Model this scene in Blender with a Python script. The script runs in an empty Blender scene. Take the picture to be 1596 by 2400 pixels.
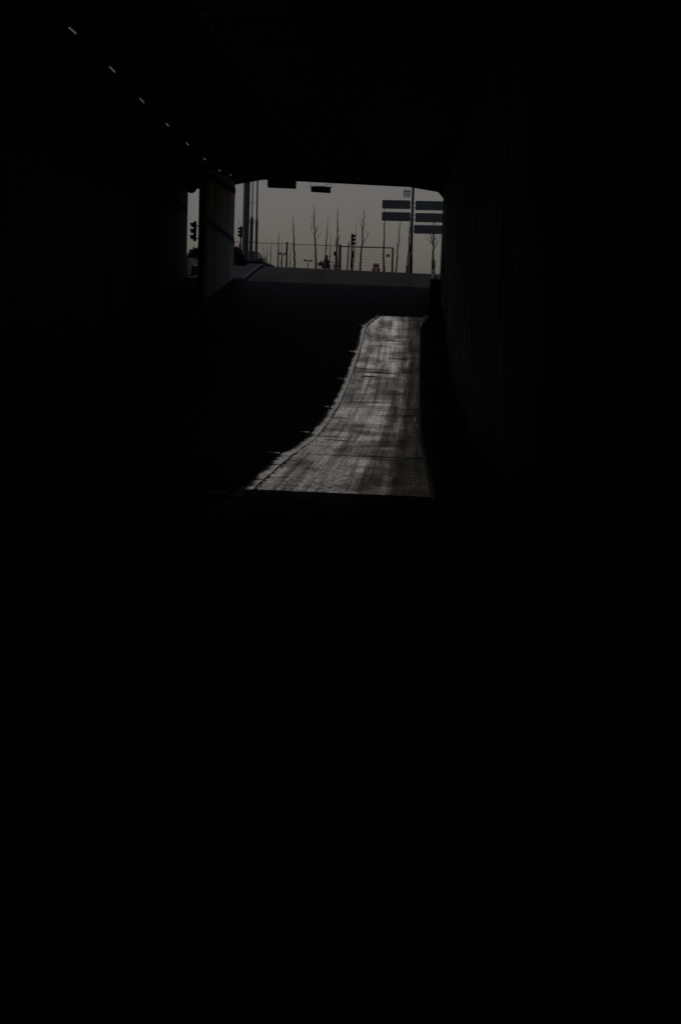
import bpy, bmesh, math, random
from mathutils import Vector, Matrix
random.seed(7)
S = bpy.context.scene
COL = S.collection

# ------------------------------------------------------------------ camera
FPX, ROLL = 3600.0, math.radians(2.0)            # focal length in photo pixels, camera roll
YAW, PITCH = math.radians(2.5113), math.radians(7.9988)
fwd = Vector((-math.sin(YAW)*math.cos(PITCH), math.cos(YAW)*math.cos(PITCH), -math.sin(PITCH)))
rgt0 = Vector((math.cos(YAW), math.sin(YAW), 0))
up0 = rgt0.cross(fwd)
rgt = rgt0*math.cos(ROLL) + up0*math.sin(ROLL)
upv = up0*math.cos(ROLL) - rgt0*math.sin(ROLL)
cam = bpy.data.cameras.new('camera')
cam.sensor_fit = 'VERTICAL'; cam.sensor_height = 36.0; cam.lens = 36.0*FPX/2400.0
cam.clip_start = 0.1; cam.clip_end = 6000
co = bpy.data.objects.new('camera', cam); COL.objects.link(co)
co.matrix_world = Matrix((rgt, upv, -fwd)).transposed().to_4x4()
S.camera = co

# ------------------------------------------------------------------ sky and sun
TO_SUN = Vector((-0.35, 0.03, 1.0)).normalized()  # sun stands high over the left side of the road
elev = math.asin(TO_SUN.z)
azim = math.atan2(TO_SUN.x, TO_SUN.y)
W = bpy.data.worlds.new('World'); S.world = W; W.use_nodes = True
nt = W.node_tree; nt.nodes.clear()
sky = nt.nodes.new('ShaderNodeTexSky'); sky.sky_type = 'NISHITA'; sky.sun_disc = False
sky.sun_elevation = elev; sky.sun_rotation = azim
sky.air_density = 1.0; sky.dust_density = 1.2; sky.ozone_density = 0.6; sky.altitude = 0
hsv = nt.nodes.new('ShaderNodeHueSaturation'); hsv.inputs['Saturation'].default_value = 0.45
tint = nt.nodes.new('ShaderNodeMix'); tint.data_type = 'RGBA'; tint.blend_type = 'MULTIPLY'
tint.inputs[0].default_value = 1.0; tint.inputs[7].default_value = (1.0, 0.92, 0.89, 1)
bg = nt.nodes.new('ShaderNodeBackground'); bg.inputs['Strength'].default_value = 0.100
wo = nt.nodes.new('ShaderNodeOutputWorld')
nt.links.new(sky.outputs[0], hsv.inputs['Color']); nt.links.new(hsv.outputs[0], tint.inputs[6])
nt.links.new(tint.outputs[2], bg.inputs['Color']); nt.links.new(bg.outputs[0], wo.inputs['Surface'])
sl = bpy.data.lights.new('sun', 'SUN'); sl.energy = 3.7; sl.angle = math.radians(0.5); sl.color = (1.0, 0.97, 0.93)
so = bpy.data.objects.new('sun', sl); COL.objects.link(so); so.location = (-20, 60, 60)
so.rotation_euler = (-TO_SUN).to_track_quat('-Z', 'Y').to_euler()
S.view_settings.view_transform = 'Standard'; S.view_settings.look = 'None'
S.view_settings.gamma = 1.0; S.view_settings.exposure = -1.75
S.render.engine = 'CYCLES'
S.cycles.use_denoising = True; S.cycles.max_bounces = 6
S.cycles.sample_clamp_indirect = 4.0

# ------------------------------------------------------------------ helpers
def P(x, y, Y):
    """world point seen at photo pixel (x, y) at distance Y down the road"""
    d = fwd*FPX + rgt*(x-798.0) + upv*(1200.0-y)
    return d*(Y/d.y)

def smooth(pts):
    xs = [p[0] for p in pts]; ys = [p[1] for p in pts]; n = len(xs)
    dl = [(ys[i+1]-ys[i])/(xs[i+1]-xs[i]) for i in range(n-1)]
    m = [dl[0]] + [0.0 if dl[i-1]*dl[i] <= 0 else 2*dl[i-1]*dl[i]/(dl[i-1]+dl[i]) for i in range(1, n-1)] + [dl[-1]]
    def f(x):
        if x <= xs[0]: return ys[0]+m[0]*(x-xs[0])
        if x >= xs[-1]: return ys[-1]+m[-1]*(x-xs[-1])
        for i in range(n-1):
            if x <= xs[i+1]:
                h = xs[i+1]-xs[i]; t = (x-xs[i])/h
                return (ys[i]*(1+2*t)*(1-t)**2 + m[i]*h*t*(1-t)**2 + ys[i+1]*t*t*(3-2*t) + m[i+1]*h*t*t*(t-1))
    return f

gz = smooth([(-30, -1.0), (0, -1.65), (20.7, -2.68), (27.3, -2.90), (36.8, -3.25), (44.3, -3.21), (52.6, -2.82),
             (61.7, -2.08), (68.3, -1.33), (72.5, -0.93), (78, -0.38), (88, 0.62), (95, 1.30), (100, 1.66), (106, 1.70), (130, 1.70)])
zc = smooth([(-30, 7.6), (0, 7.6), (43.5, 7.10), (49, 6.83), (54.3, 6.55), (59.7, 6.33), (65.1, 6.14), (70.5, 6.0), (76, 5.95), (88, 6.42)])
def cross(X, Y):                                    # the road falls a little to the right outside
    t = min(1.0, max(0.0, (Y-84)/14.0)); t = t*t*(3-2*t)
    return t*(-0.012*(X+3.0))
def rz(X, Y): return gz(Y) + cross(X, Y)
GZ = 1.70                                           # level of the open ground
def pz(X): return GZ + cross(X, 200)

class MB:
    def __init__(s): s.v, s.f = [], []
    def add(s, vs, fs):
        o = len(s.v); s.v += [tuple(v) for v in vs]; s.f += [tuple(i+o for i in f) for f in fs]; return s
    def hexa(s, b, t):
        return s.add(list(b)+list(t), [(3,2,1,0),(4,5,6,7),(0,1,5,4),(1,2,6,5),(2,3,7,6),(3,0,4,7)])
    def box(s, x0, x1, y0, y1, z0, z1):
        return s.hexa([(x0,y0,z0),(x1,y0,z0),(x1,y1,z0),(x0,y1,z0)], [(x0,y0,z1),(x1,y0,z1),(x1,y1,z1),(x0,y1,z1)])
    def tube(s, pts, rs, n=8, cap=True):
        pts = [Vector(p) for p in pts]; o = len(s.v); a = None
        for i, p in enumerate(pts):
            d = (pts[min(i+1, len(pts)-1)]-pts[max(i-1, 0)]).normalized()
            if a is None: a = d.cross(Vector((0,0,1)) if abs(d.z) < .9 else Vector((1,0,0))).normalized()
            a = (a-d*a.dot(d)).normalized(); b = d.cross(a)
            for k in range(n):
                w = 2*math.pi*k/n; s.v.append(tuple(p+(a*math.cos(w)+b*math.sin(w))*rs[i]))
        for i in range(len(pts)-1):
            for k in range(n):
                k2 = (k+1) % n; s.f.append((o+i*n+k, o+i*n+k2, o+(i+1)*n+k2, o+(i+1)*n+k))
        if cap:
            s.f.append(tuple(o+k for k in reversed(range(n)))); s.f.append(tuple(o+(len(pts)-1)*n+k for k in range(n)))
        return s
    def prism(s, poly, axis, a0, a1):
        """poly of 2D points extruded along an axis; 'y': poly=(x,z), 'x': poly=(y,z), 'z': poly=(x,y)"""
        def mk(p, a):
            return {'y': (p[0], a, p[1]), 'x': (a, p[0], p[1]), 'z': (p[0], p[1], a)}[axis]
        n = len(poly); vs = [mk(p, a0) for p in poly]+[mk(p, a1) for p in poly]
        return s.add(vs, [tuple(range(n-1, -1, -1)), tuple(range(n, 2*n))]+[(i, (i+1) % n, n+(i+1) % n, n+i) for i in range(n)])
    def ball(s, c, r, nu=12, nv=8, z0=-1.0, z1=1.0):
        c = Vector(c); r = Vector((r, r, r)) if not hasattr(r, '__len__') else Vector(r); o = len(s.v)
        for j in range(nv+1):
            ph = math.asin(z0)+(math.asin(z1)-math.asin(z0))*j/nv
            for i in range(nu):
                th = 2*math.pi*i/nu
                s.v.append((c.x+r.x*math.cos(ph)*math.cos(th), c.y+r.y*math.cos(ph)*math.sin(th), c.z+r.z*math.sin(ph)))
        for j in range(nv):
            for i in range(nu):
                i2 = (i+1) % nu; s.f.append((o+j*nu+i, o+j*nu+i2, o+(j+1)*nu+i2, o+(j+1)*nu+i))
        return s
    def build(s, name, mat, parent=None, smoothf=False, bevel=0):
        me = bpy.data.meshes.new(name); me.from_pydata(s.v, [], s.f); me.validate()
        bm = bmesh.new(); bm.from_mesh(me); bmesh.ops.recalc_face_normals(bm, faces=bm.faces)
        if bevel: bmesh.ops.bevel(bm, geom=list(bm.edges), offset=bevel, segments=2, affect='EDGES', profile=.5)
        bm.to_mesh(me); bm.free()
        if smoothf:
            for p in me.polygons: p.use_smooth = True
            me.set_sharp_from_angle(angle=math.radians(45))
        o = bpy.data.objects.new(name, me); COL.objects.link(o); me.materials.append(M[mat] if isinstance(mat, str) else mat)
        if parent:
            o.parent = parent
            o.matrix_parent_inverse = Matrix.Translation(-parent.location)
        return o
def tag(o, label, cat, group=None):
    o['label'] = label; o['category'] = cat
    if group: o['group'] = group
    return o
def struct(o, kind='structure'):
    o['kind'] = kind; return o
def thing(name, loc, label, cat, group=None):
    o = bpy.data.objects.new(name, None); COL.objects.link(o); o.location = loc; o.empty_display_size = .2
    return tag(o, label, cat, group)

# ------------------------------------------------------------------ materials
M = {}
def mat(name, c, rough=.8, var=.25, scale=3.0, stretch=(1,1,1), metal=0.0, spec=.4, bump=0.0, bscale=30.0, c2=None):
    m = bpy.data.materials.new(name); m.use_nodes = True; n = m.node_tree; b = n.nodes['Principled BSDF']
    b.inputs['Roughness'].default_value = rough; b.inputs['Metallic'].default_value = metal
    b.inputs['Specular IOR Level'].default_value = spec
    tc = n.nodes.new('ShaderNodeTexCoord'); mp = n.nodes.new('ShaderNodeMapping'); mp.inputs['Scale'].default_value = stretch
    nz = n.nodes.new('ShaderNodeTexNoise'); nz.inputs['Scale'].default_value = scale; nz.inputs['Detail'].default_value = 6
    cr = n.nodes.new('ShaderNodeValToRGB')
    lo = tuple(k*(1-var) for k in c)+(1,); hi = (c2 if c2 else tuple(min(1, k*(1+var)) for k in c))+(1,)
    cr.color_ramp.elements[0].color = lo; cr.color_ramp.elements[1].color = hi
    cr.color_ramp.elements[0].position = .3; cr.color_ramp.elements[1].position = .7
    n.links.new(tc.outputs['Object'], mp.inputs[0]); n.links.new(mp.outputs[0], nz.inputs[0])
    n.links.new(nz.outputs[0], cr.inputs[0]); n.links.new(cr.outputs[0], b.inputs['Base Color'])
    if bump:
        n2 = n.nodes.new('ShaderNodeTexNoise'); n2.inputs['Scale'].default_value = bscale; n2.inputs['Detail'].default_value = 4
        bp = n.nodes.new('ShaderNodeBump'); bp.inputs['Strength'].default_value = bump; bp.inputs['Distance'].default_value = .02
        n.links.new(tc.outputs['Object'], n2.inputs[0]); n.links.new(n2.outputs[0], bp.inputs['Height']); n.links.new(bp.outputs[0], b.inputs['Normal'])
    if c2: cr.color_ramp.elements[0].position = .54; cr.color_ramp.elements[1].position = .74
    M[name] = m; return m

mat('asphalt', (.030,.029,.029), .95, .35, .7, (1,.5,1), spec=.05, bump=.3, bscale=60)
mat('ramp_asphalt', (.0165,.0152,.0152), 0.70, .35, .5, (2.5,.18,1), spec=.035, bump=.3, bscale=60)
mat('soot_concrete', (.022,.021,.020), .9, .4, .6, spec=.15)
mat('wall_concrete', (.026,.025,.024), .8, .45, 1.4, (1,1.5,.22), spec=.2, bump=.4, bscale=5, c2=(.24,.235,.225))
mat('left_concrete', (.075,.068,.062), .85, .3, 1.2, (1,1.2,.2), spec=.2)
mat('pier_concrete', (.38,.375,.365), .85, .15, 1.5, (1,1,.25), spec=.3)
mat('brown_concrete', (.13,.098,.072), .85, .3, 1.5, (1,1,.25), spec=.3)
mat('walk_paving', (.022,.022,.025), .95, .3, 1.0, spec=.05)
mat('kerb_stone', (.04,.043,.054), .9, .25, 2.0, spec=.1)
mat('pale_stone', (.27,.24,.215), .8, .25, 2.5, spec=.3)
mat('ground_soil', (.06,.052,.042), .95, .4, .3, spec=.1)
mat('black_steel', (.012,.012,.013), .7, .2, 4.0, spec=.15)
mat('band_grey', (.10,.10,.10), .9, .2, 4.0, spec=.05)
mat('matt_black', (.010,.010,.010), .9, .2, 4.0, spec=.05)
mat('dark_steel', (.05,.053,.06), .5, .2, 4.0, spec=.4)
mat('blue_steel', (.06,.067,.088), .45, .2, 4.0, spec=.4)
mat('galvanised', (.10,.105,.115), .45, .2, 5.0, metal=.3)
mat('sign_back', (.095,.112,.138), .55, .12, 2.0, spec=.4)
mat('navy_sticker', (.010,.014,.05), .5, .3, 6.0)
mat('red_paint', (.22,.02,.02), .5, .2, 5.0)
mat('glint_pale', (.35,.35,.36), .6, .3, 20.0)
mat('bark', (.085,.068,.055), .9, .3, 6.0, spec=.1)
mat('twig', (.13,.105,.088), .9, .3, 6.0, spec=.1)
mat('wood_stake', (.09,.075,.055), .9, .3, 6.0)
mat('leaf_dark', (.02,.024,.016), .9, .4, 2.0, spec=.1)
mat('car_paint', (.010,.011,.012), .25, .1, 2.0, spec=.6)
mat('dark_glass', (.006,.007,.008), .12, .1, 2.0, spec=.3)
mat('tyre', (.015,.015,.015), .9, .2, 8.0)
mat('rim', (.25,.25,.26), .35, .1, 6.0, metal=.8)
mat('coat', (.010,.010,.012), .9, .3, 8.0)
mat('hair', (.030,.020,.012), .7, .3, 20.0)
mat('skin', (.35,.2,.14), .6, .1, 8.0)
mat('trousers', (.012,.014,.022), .9, .2, 8.0)
mat('bag_cloth', (.05,.028,.022), .9, .3, 10.0)
mat('orange_plastic', (.24,.075,.02), .4, .35, 5.0, spec=.5)
mat('brown_plastic', (.11,.05,.035), .5, .3, 5.0)
mat('glint_white', (.75,.72,.68), .4, .1, 5.0)
mat('lens', (.02,.012,.012), .2, .1, 3.0, spec=.6)
mat('sky_screen', (.012,.012,.012), .9, .1, 3.0, spec=.05)
mat('lamp_housing', (.05,.05,.05), .6, .1, 3.0)
mat('mesh_wire', (.16,.16,.16), .5, .1, 5.0, metal=.3)
g = bpy.data.materials.new('glass'); g.use_nodes = True; gb = g.node_tree.nodes['Principled BSDF']
gb.inputs['Base Color'].default_value = (.55,.62,.62,1); gb.inputs['Roughness'].default_value = .05; gb.inputs['Transmission Weight'].default_value = .9; gb.inputs['IOR'].default_value = 1.1
M['glass'] = g
e = bpy.data.materials.new('lamp_glow'); e.use_nodes = True; n = e.node_tree
n.nodes['Principled BSDF'].inputs['Emission Color'].default_value = (1,.93,.62,1)
n.nodes['Principled BSDF'].inputs['Emission Strength'].default_value = .27
n.nodes['Principled BSDF'].inputs['Base Color'].default_value = (.1,.1,.09,1)
M['lamp_glow'] = e

# worn concrete of the right-hand lane: wheel streaks along it, bands and stains across it, a dirty margin
def lane_material():
    m = bpy.data.materials.new('lane_concrete'); m.use_nodes = True; n = m.node_tree; L = n.links.new
    b = n.nodes['Principled BSDF']; b.inputs['Roughness'].default_value = .85; b.inputs['Specular IOR Level'].default_value = .05
    tc = n.nodes.new('ShaderNodeTexCoord')
    def noise(scale, st, det=5, off=(0,0,0)):
        mp = n.nodes.new('ShaderNodeMapping'); mp.inputs['Scale'].default_value = st; mp.inputs['Location'].default_value = off
        z = n.nodes.new('ShaderNodeTexNoise'); z.inputs['Scale'].default_value = scale; z.inputs['Detail'].default_value = det
        L(tc.outputs['Object'], mp.inputs[0]); L(mp.outputs[0], z.inputs[0]); return z.outputs[0]
    def ramp(x, p0, v0, p1, v1):
        r = n.nodes.new('ShaderNodeMapRange'); r.inputs[1].default_value = p0; r.inputs[2].default_value = p1
        r.inputs[3].default_value = v0; r.inputs[4].default_value = v1; L(x, r.inputs[0]); return r.outputs[0]
    def mul(a, c):
        q = n.nodes.new('ShaderNodeMath'); q.operation = 'MULTIPLY'; L(a, q.inputs[0]); L(c, q.inputs[1]); return q.outputs[0]
    def mx(a, c, op='MAXIMUM'):
        q = n.nodes.new('ShaderNodeMath'); q.operation = op; L(a, q.inputs[0]); L(c, q.inputs[1]); return q.outputs[0]
    streak = ramp(noise(1.0, (4.5,.045,1), 7), .38, .42, .62, 1.15)
    fine = ramp(noise(1.0, (20.0,.22,1), 4), .36, .62, .62, 1.08)
    bands = ramp(noise(1.0, (.6,.9,1), 8, (3,1,0)), .36, .50, .48, 1.0)
    grain = ramp(noise(1.0, (16.0,5.0,1), 6), .36, .45, .62, 1.18)
    blot = ramp(noise(.6, (1.6,.5,1), 9, (7,2,0)), .42, .45, .52, 1.0)
    v = mul(mul(mul(streak, fine), mul(bands, grain)), blot)
    sep = n.nodes.new('ShaderNodeSeparateXYZ'); L(tc.outputs['Object'], sep.inputs[0])
    # oily, damp margin beside the right kerb
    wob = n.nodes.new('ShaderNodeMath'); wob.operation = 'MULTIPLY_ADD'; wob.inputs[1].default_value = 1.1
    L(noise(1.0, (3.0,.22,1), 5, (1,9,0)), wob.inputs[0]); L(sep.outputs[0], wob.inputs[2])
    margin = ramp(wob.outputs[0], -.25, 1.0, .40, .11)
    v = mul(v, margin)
    v = mul(v, ramp(sep.outputs[1], 19.0, .52, 66.0, 1.40))          # skylight fading inwards from the exit, painted into the tone
    pale = ramp(noise(1.0, (7.0,.16,1), 3, (5,4,0)), .64, 0.0, .74, .16)   # pale dried trickles
    v = mx(v, mul(pale, ramp(sep.outputs[0], -.7, 0.0, -.3, 1.0)), 'MAXIMUM')
    # pits
    vor = n.nodes.new('ShaderNodeTexVoronoi'); vor.inputs['Scale'].default_value = 1.1
    L(tc.outputs['Object'], vor.inputs[0]); v = mul(v, ramp(vor.outputs[0], .03, .25, .06, 1.0))
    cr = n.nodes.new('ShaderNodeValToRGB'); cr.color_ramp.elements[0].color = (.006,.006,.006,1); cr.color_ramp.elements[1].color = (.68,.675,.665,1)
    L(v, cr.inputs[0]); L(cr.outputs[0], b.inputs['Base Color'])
    h = n.nodes.new('ShaderNodeMath'); h.operation = 'MULTIPLY_ADD'; h.inputs[1].default_value = .35
    L(noise(1.0, (1.5,2.0,1), 6), h.inputs[0]); L(noise(1.0, (14,3.0,1), 4), h.inputs[2])
    bp = n.nodes.new('ShaderNodeBump'); bp.inputs['Strength'].default_value = .5; bp.inputs['Distance'].default_value = .012
    L(h.outputs[0], bp.inputs['Height']); L(bp.outputs[0], b.inputs['Normal'])
    M['lane_concrete'] = m
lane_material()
mat('lane_edge', (.34,.33,.315), .9, .4, 3.0, (3,2,1), spec=.08, bump=.5, bscale=20)

# ------------------------------------------------------------------ ground, road, pavements
XL, XR = -2.27, 0.24
def flare(Y): return .45*max(0.0, (Y-68.6)/4.2)            # the lane swings right at its far end
def tuck(Y): return .05*max(0.0, (27.0-Y)/6.3)
def splay(Y): return .10*max(0.0, (34.0-Y)/13.3)           # and widens towards the near end
#            # concrete lane between its edging and the right kerb
ROADL, WALKR = -9.80, 1.34      # left kerb line, right wall
def sheet(name, m, x0, x1, y0, y1, dz=0.0, nx=6, step=1.5, depth=None, fn=rz):
    mb = MB(); ny = max(1, int((y1-y0)/step))
    for j in range(ny+1):
        Y = y0+(y1-y0)*j/ny
        for i in range(nx+1):
            X = x0+(x1-x0)*i/nx; mb.v.append((X, Y, fn(X, Y)+dz))
    for j in range(ny):
        for i in range(nx): a = j*(nx+1)+i; mb.f.append((a, a+1, a+nx+2, a+nx+1))
    return mb.build(name, m)
struct(sheet('road', 'ramp_asphalt', -13.3, 1.45, -30, 77.0, -0.012))
struct(sheet('ramp_road', 'ramp_asphalt', ROADL, WALKR, 76.0, 108.0, -0.007, nx=8, step=1.0))
big = MB()
def gpl(x0, x1, y0, y1):
    big.add([(x0,y0,pz(max(-14,min(6,x0)))-.03),(x1,y0,pz(max(-14,min(6,x1)))-.03),(x1,y1,pz(max(-14,min(6,x1)))-.03),(x0,y1,pz(max(-14,min(6,x0)))-.03)], [(0,1,2,3)])
gpl(-2500, -14, -250, 4000); gpl(6, 2500, -250, 4000); gpl(-14, -13.3, 88.6, 4000); gpl(1.75, 6, 88.6, 4000); gpl(-13.3, 1.75, 106.0, 4000)
struct(big.build('ground', 'ground_soil'))
struct(sheet('left_pavement', 'walk_paving', -13.2, ROADL-.16, -30, 106.5, 0.13, nx=4, step=1.0))
rp = sheet('right_walkway', 'walk_paving', 0.36, WALKR, -30, 77.0, 0.11, nx=2); struct(rp)

# concrete lane: slabs with open joints, edging blocks along its left side
lane = bpy.data.objects.new('concrete_lane', None); COL.objects.link(lane); struct(lane)
JOINTS = [-20.4 + 8.12*i for i in range(12)]        # one of them every 8.1 m, last near 68.9
JOINTS = [j for j in JOINTS] + [73.4]
for a, bq in zip(JOINTS[:-1], JOINTS[1:]):
    mb = MB(); ny = max(2, int((bq-a)/.8)); y0, y1 = a+.022, bq-.022; nx = 4
    x0, x1 = XL+.155, XR-.03; tl = random.uniform(-.004, .004); lift = random.uniform(-.004, .006)
    for lev in (0.014, -0.10):
        for j in range(ny+1):
            Y = y0+(y1-y0)*j/ny
            for i in range(nx+1):
                X = x0+(x1+splay(Y)-x0)*i/nx+flare(Y); mb.v.append((X, Y, gz(Y)+lev+lift+tl*(i/nx-.5)*2))
    N = (ny+1)*(nx+1)
    for j in range(ny):
        for i in range(nx):
            k = j*(nx+1)+i; mb.f.append((k, k+1, k+nx+2, k+nx+1))
        k = j*(nx+1); mb.f.append((k, k+nx+1, N+k+nx+1, N+k)); k += nx; mb.f.append((k, N+k, N+k+nx+1, k+nx+1))
    for i in range(nx):
        mb.f.append((i, N+i, N+i+1, i+1)); k = ny*(nx+1)+i; mb.f.append((k, k+1, N+k+1, N+k))
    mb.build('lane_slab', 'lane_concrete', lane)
y = -6.0
while y < 73.2:
    l = random.uniform(.92, 1.06); w = random.uniform(-.025, .03); h = .018+random.uniform(-.006, .01)
    a, bq = y+.006, y+l-.006; x0, x1 = XL-.10+w+flare(y)+tuck(y), XL+.135+random.uniform(-.012,.006)+flare(y)
    mb = MB(); mb.hexa([(x0,a,gz(a)-.1),(x1,a,gz(a)-.1),(x1,bq,gz(bq)-.1),(x0,bq,gz(bq)-.1)],
                       [(x0+.01,a+.015,gz(a)+h),(x1-.01,a+.015,gz(a)+h),(x1-.01,bq-.015,gz(bq)+h),(x0+.01,bq-.015,gz(bq)+h)])
    mb.build('edging_block', 'lane_edge', lane); y += l
    if y > 18:
        for k in range(2):
            q = y-l*random.uniform(.1,.9); dl = random.uniform(.03,.10); xq = XL+.165+random.uniform(-.01,.02)+flare(q)
            MB().hexa([(xq,q,gz(q)),(xq+.03,q,gz(q)),(xq+.03,q+dl,gz(q+dl)),(xq,q+dl,gz(q+dl))], [(xq,q,gz(q)+.026),(xq+.03,q,gz(q)+.026),(xq+.03,q+dl,gz(q+dl)+.026),(xq,q+dl,gz(q+dl)+.026)]).build('drain_cover', 'matt_black', lane)
for j in JOINTS[5:-1]:
    MB().hexa([(XL-.38,j-.16,gz(j-.16)-.1),(XL-.14,j-.22,gz(j-.22)-.1),(XL-.14,j+.22,gz(j+.22)-.1),(XL-.38,j+.16,gz(j+.16)-.1)], [(XL-.38,j-.16,gz(j-.16)+.02),(XL-.14,j-.22,gz(j-.22)+.02),(XL-.14,j+.22,gz(j+.22)+.02),(XL-.38,j+.16,gz(j+.16)+.02)]).build('joint_sill', 'lane_edge', lane)
def seam(x0, x1, Yc, w, bend):
    n_ = 12; mb = MB()
    for k in range(n_+1):
        u = k/n_; X = x0+(x1-x0)*u; h = w*math.sin(math.pi*min(1, max(.02, u)))**.6*random.uniform(.7,1.15)/2; c = Yc+bend*u*u+random.uniform(-.02,.02)
        for q in (c-h, c+h): mb.v.append((X, q, gz(q)+.027))
    mb.f = [(2*k, 2*k+2, 2*k+3, 2*k+1) for k in range(n_)]
    mb.build('repair_seam', 'matt_black', lane)
for a in ((-1.95,-.55,54.9,.30,-.25), (-1.85,-1.2,53.6,.26,0), (-2.0,-1.3,34.1,.22,-.4), (-1.9,-.9,46.3,.10,0), (-1.8,-.2,45.0,.07,0), (-1.0,.1,59.0,.16,.2), (-1.3,-.2,64.3,.12,0), (-.8,.15,30.6,.06,0)): seam(*a)
# kerb stones
def kerb(name, xa, xb, y0, y1, top, m, step=1.0, label=None):
    root = bpy.data.objects.new(name, None); COL.objects.link(root); struct(root); y = y0
    while y < y1-.2:
        a, bq = y+.008, min(y1, y+step)-.008; r = random.uniform(-.008, .008); q = random.uniform(-.006,.006)
        za, zb = rz(xa, a), rz(xa, bq); oa, ob = (flare(a)+splay(a), flare(bq)+splay(bq)) if xa == XR else (0, 0)
        MB().hexa([(xa+r+oa,a,za-.2),(xb+oa,a,za-.2),(xb+ob,bq,zb-.2),(xa+r+ob,bq,zb-.2)],
                  [(xa+r+.02+oa,a,za+top+q),(xb+oa,a,za+top+q),(xb+ob,bq,zb+top+q),(xa+r+.02+ob,bq,zb+top+q)]).build('kerb_stone', m, root)
        y += step
kerb('right_kerb', XR, XR+.13, 0, 73.4, .125, 'kerb_stone')
kerb('left_kerb', ROADL-.17, ROADL, 18, 106, .14, 'kerb_stone')

# ------------------------------------------------------------------ the underpass
up = thing('underpass', (0, 77, 0), 'dark concrete underpass around the road with roof, side walls and portal', 'underpass')
T = .30; sd = Vector((TO_SUN.x/TO_SUN.z, TO_SUN.y/TO_SUN.z, 1.0))
rows = []                                            # (Y, slot left X, slot right X, open)
def slot_at(Ys, xl, xr):  # roof opening is added, its outline the lit strip traced back along the sun
    h = 9.0
    for _ in range(20): h = zc(Ys+sd.y*h)-gz(Ys)
    return Ys+sd.y*h, xl+sd.x*h, xr+sd.x*h
Y0S, Y1S = 20.9, 73.0
st = [Y0S+(Y1S-Y0S)*i/130 for i in range(131)]
for j in JOINTS:
    if Y0S+1 < j < Y1S-1: st += [j-.45, j-.02, j+.02, j+.45]
st.sort()
for Ys in st:
    k = flare(Ys)
    wob = .018*math.sin(Ys*1.3)+.015*math.sin(Ys*.61+1)+random.uniform(-.045,.045)
    xl, xr = XL+k+wob+tuck(Ys), XR+.02+k+splay(Ys)
    if min(abs(Ys-j) for j in JOINTS) < .03: xl -= .24  # added notches let spikes of light fall at the joints
    Yc, a, bq = slot_at(Ys, xl, xr); rows.append((Yc, a, bq))
ya, yb = rows[0][0], rows[-1][0]
full = [(-30+ (ya+30)*i/12, rows[0][1], rows[0][2], 0) for i in range(12)]
full += [(r[0], r[1], r[2], 1) for r in rows]
full += [(yb+(88-yb)*i/4, rows[-1][1], rows[-1][2], 0) for i in range(1, 5)]
cb = MB(); XA, XB = -13.5, 2.0
for lev in (0, 1):
    sh = sd*T*lev
    for (Yc, a, bq, op) in full:
        z = zc(Yc)
        for X in (XA, a, bq, XB):
            cb.v.append((X+(sh.x if X in (a, bq) else 0), Yc+sh.y, z+sh.z))
n0 = len(full); N = n0*4
for i in range(n0-1):
    o = i*4; opn = full[i][3] and full[i+1][3]
    for lev in (0, N):
        for c in range(3):
            if c == 1 and opn: continue
            cb.f.append((lev+o+c, lev+o+c+1, lev+o+c+5, lev+o+c+4))
    if opn:
        for c in (1, 2): cb.f.append((o+c, o+c+4, N+o+c+4, N+o+c))
    for c in (0, 3): cb.f.append((o+c, o+c+4, N+o+c+4, N+o+c))
i0 = next(i for i in range(n0) if full[i][3]); i1 = max(i for i in range(n0) if full[i][3])
for i in (i0, i1): cb.f.append((i*4+1, i*4+2, N+i*4+2, N+i*4+1))
for i in (0, n0-1):
    for c in range(3): cb.f.append((i*4+c, i*4+c+1, N+i*4+c+1, N+i*4+c))
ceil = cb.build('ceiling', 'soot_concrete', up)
# blades added to hide the sky in the roof opening, turned into the sun
y = ya-6.0
def slotx(Y):
    Yq = min(yb, max(ya, Y))
    for r0, r1 in zip(rows[:-1], rows[1:]):
        if r0[0] <= Yq <= r1[0]:
            t = (Yq-r0[0])/max(1e-6, r1[0]-r0[0]); return r0[1]+(r1[1]-r0[1])*t, r0[2]+(r1[2]-r0[2])*t
    return rows[-1][1], rows[-1][2]
while y < yb+.5:
    xr_ = slotx(y)[1]+.15; p0 = Vector((xr_, y, 0)); wdt = slotx(y+2.5)[1]-slotx(y+2.5)[0]+.6
    p1 = p0+Vector((sd.x, sd.y, 0))*(wdt/abs(sd.x))
    nrm = Vector((sd.y, -sd.x, 0)).normalized()*.005
    zb0, zb1 = zc(p0.y)+.04, zc(p1.y)+.04
    q = [p0-nrm, p1-nrm, p1+nrm, p0+nrm]; zz = [zb0, zb1, zb1, zb0]
    MB().hexa([(v.x, v.y, z) for v, z in zip(q, zz)], [(v.x, v.y, z+1.0) for v, z in zip(q, zz)]).build('sky_screen_blade', 'sky_screen', up)
    y += 1.6
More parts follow.
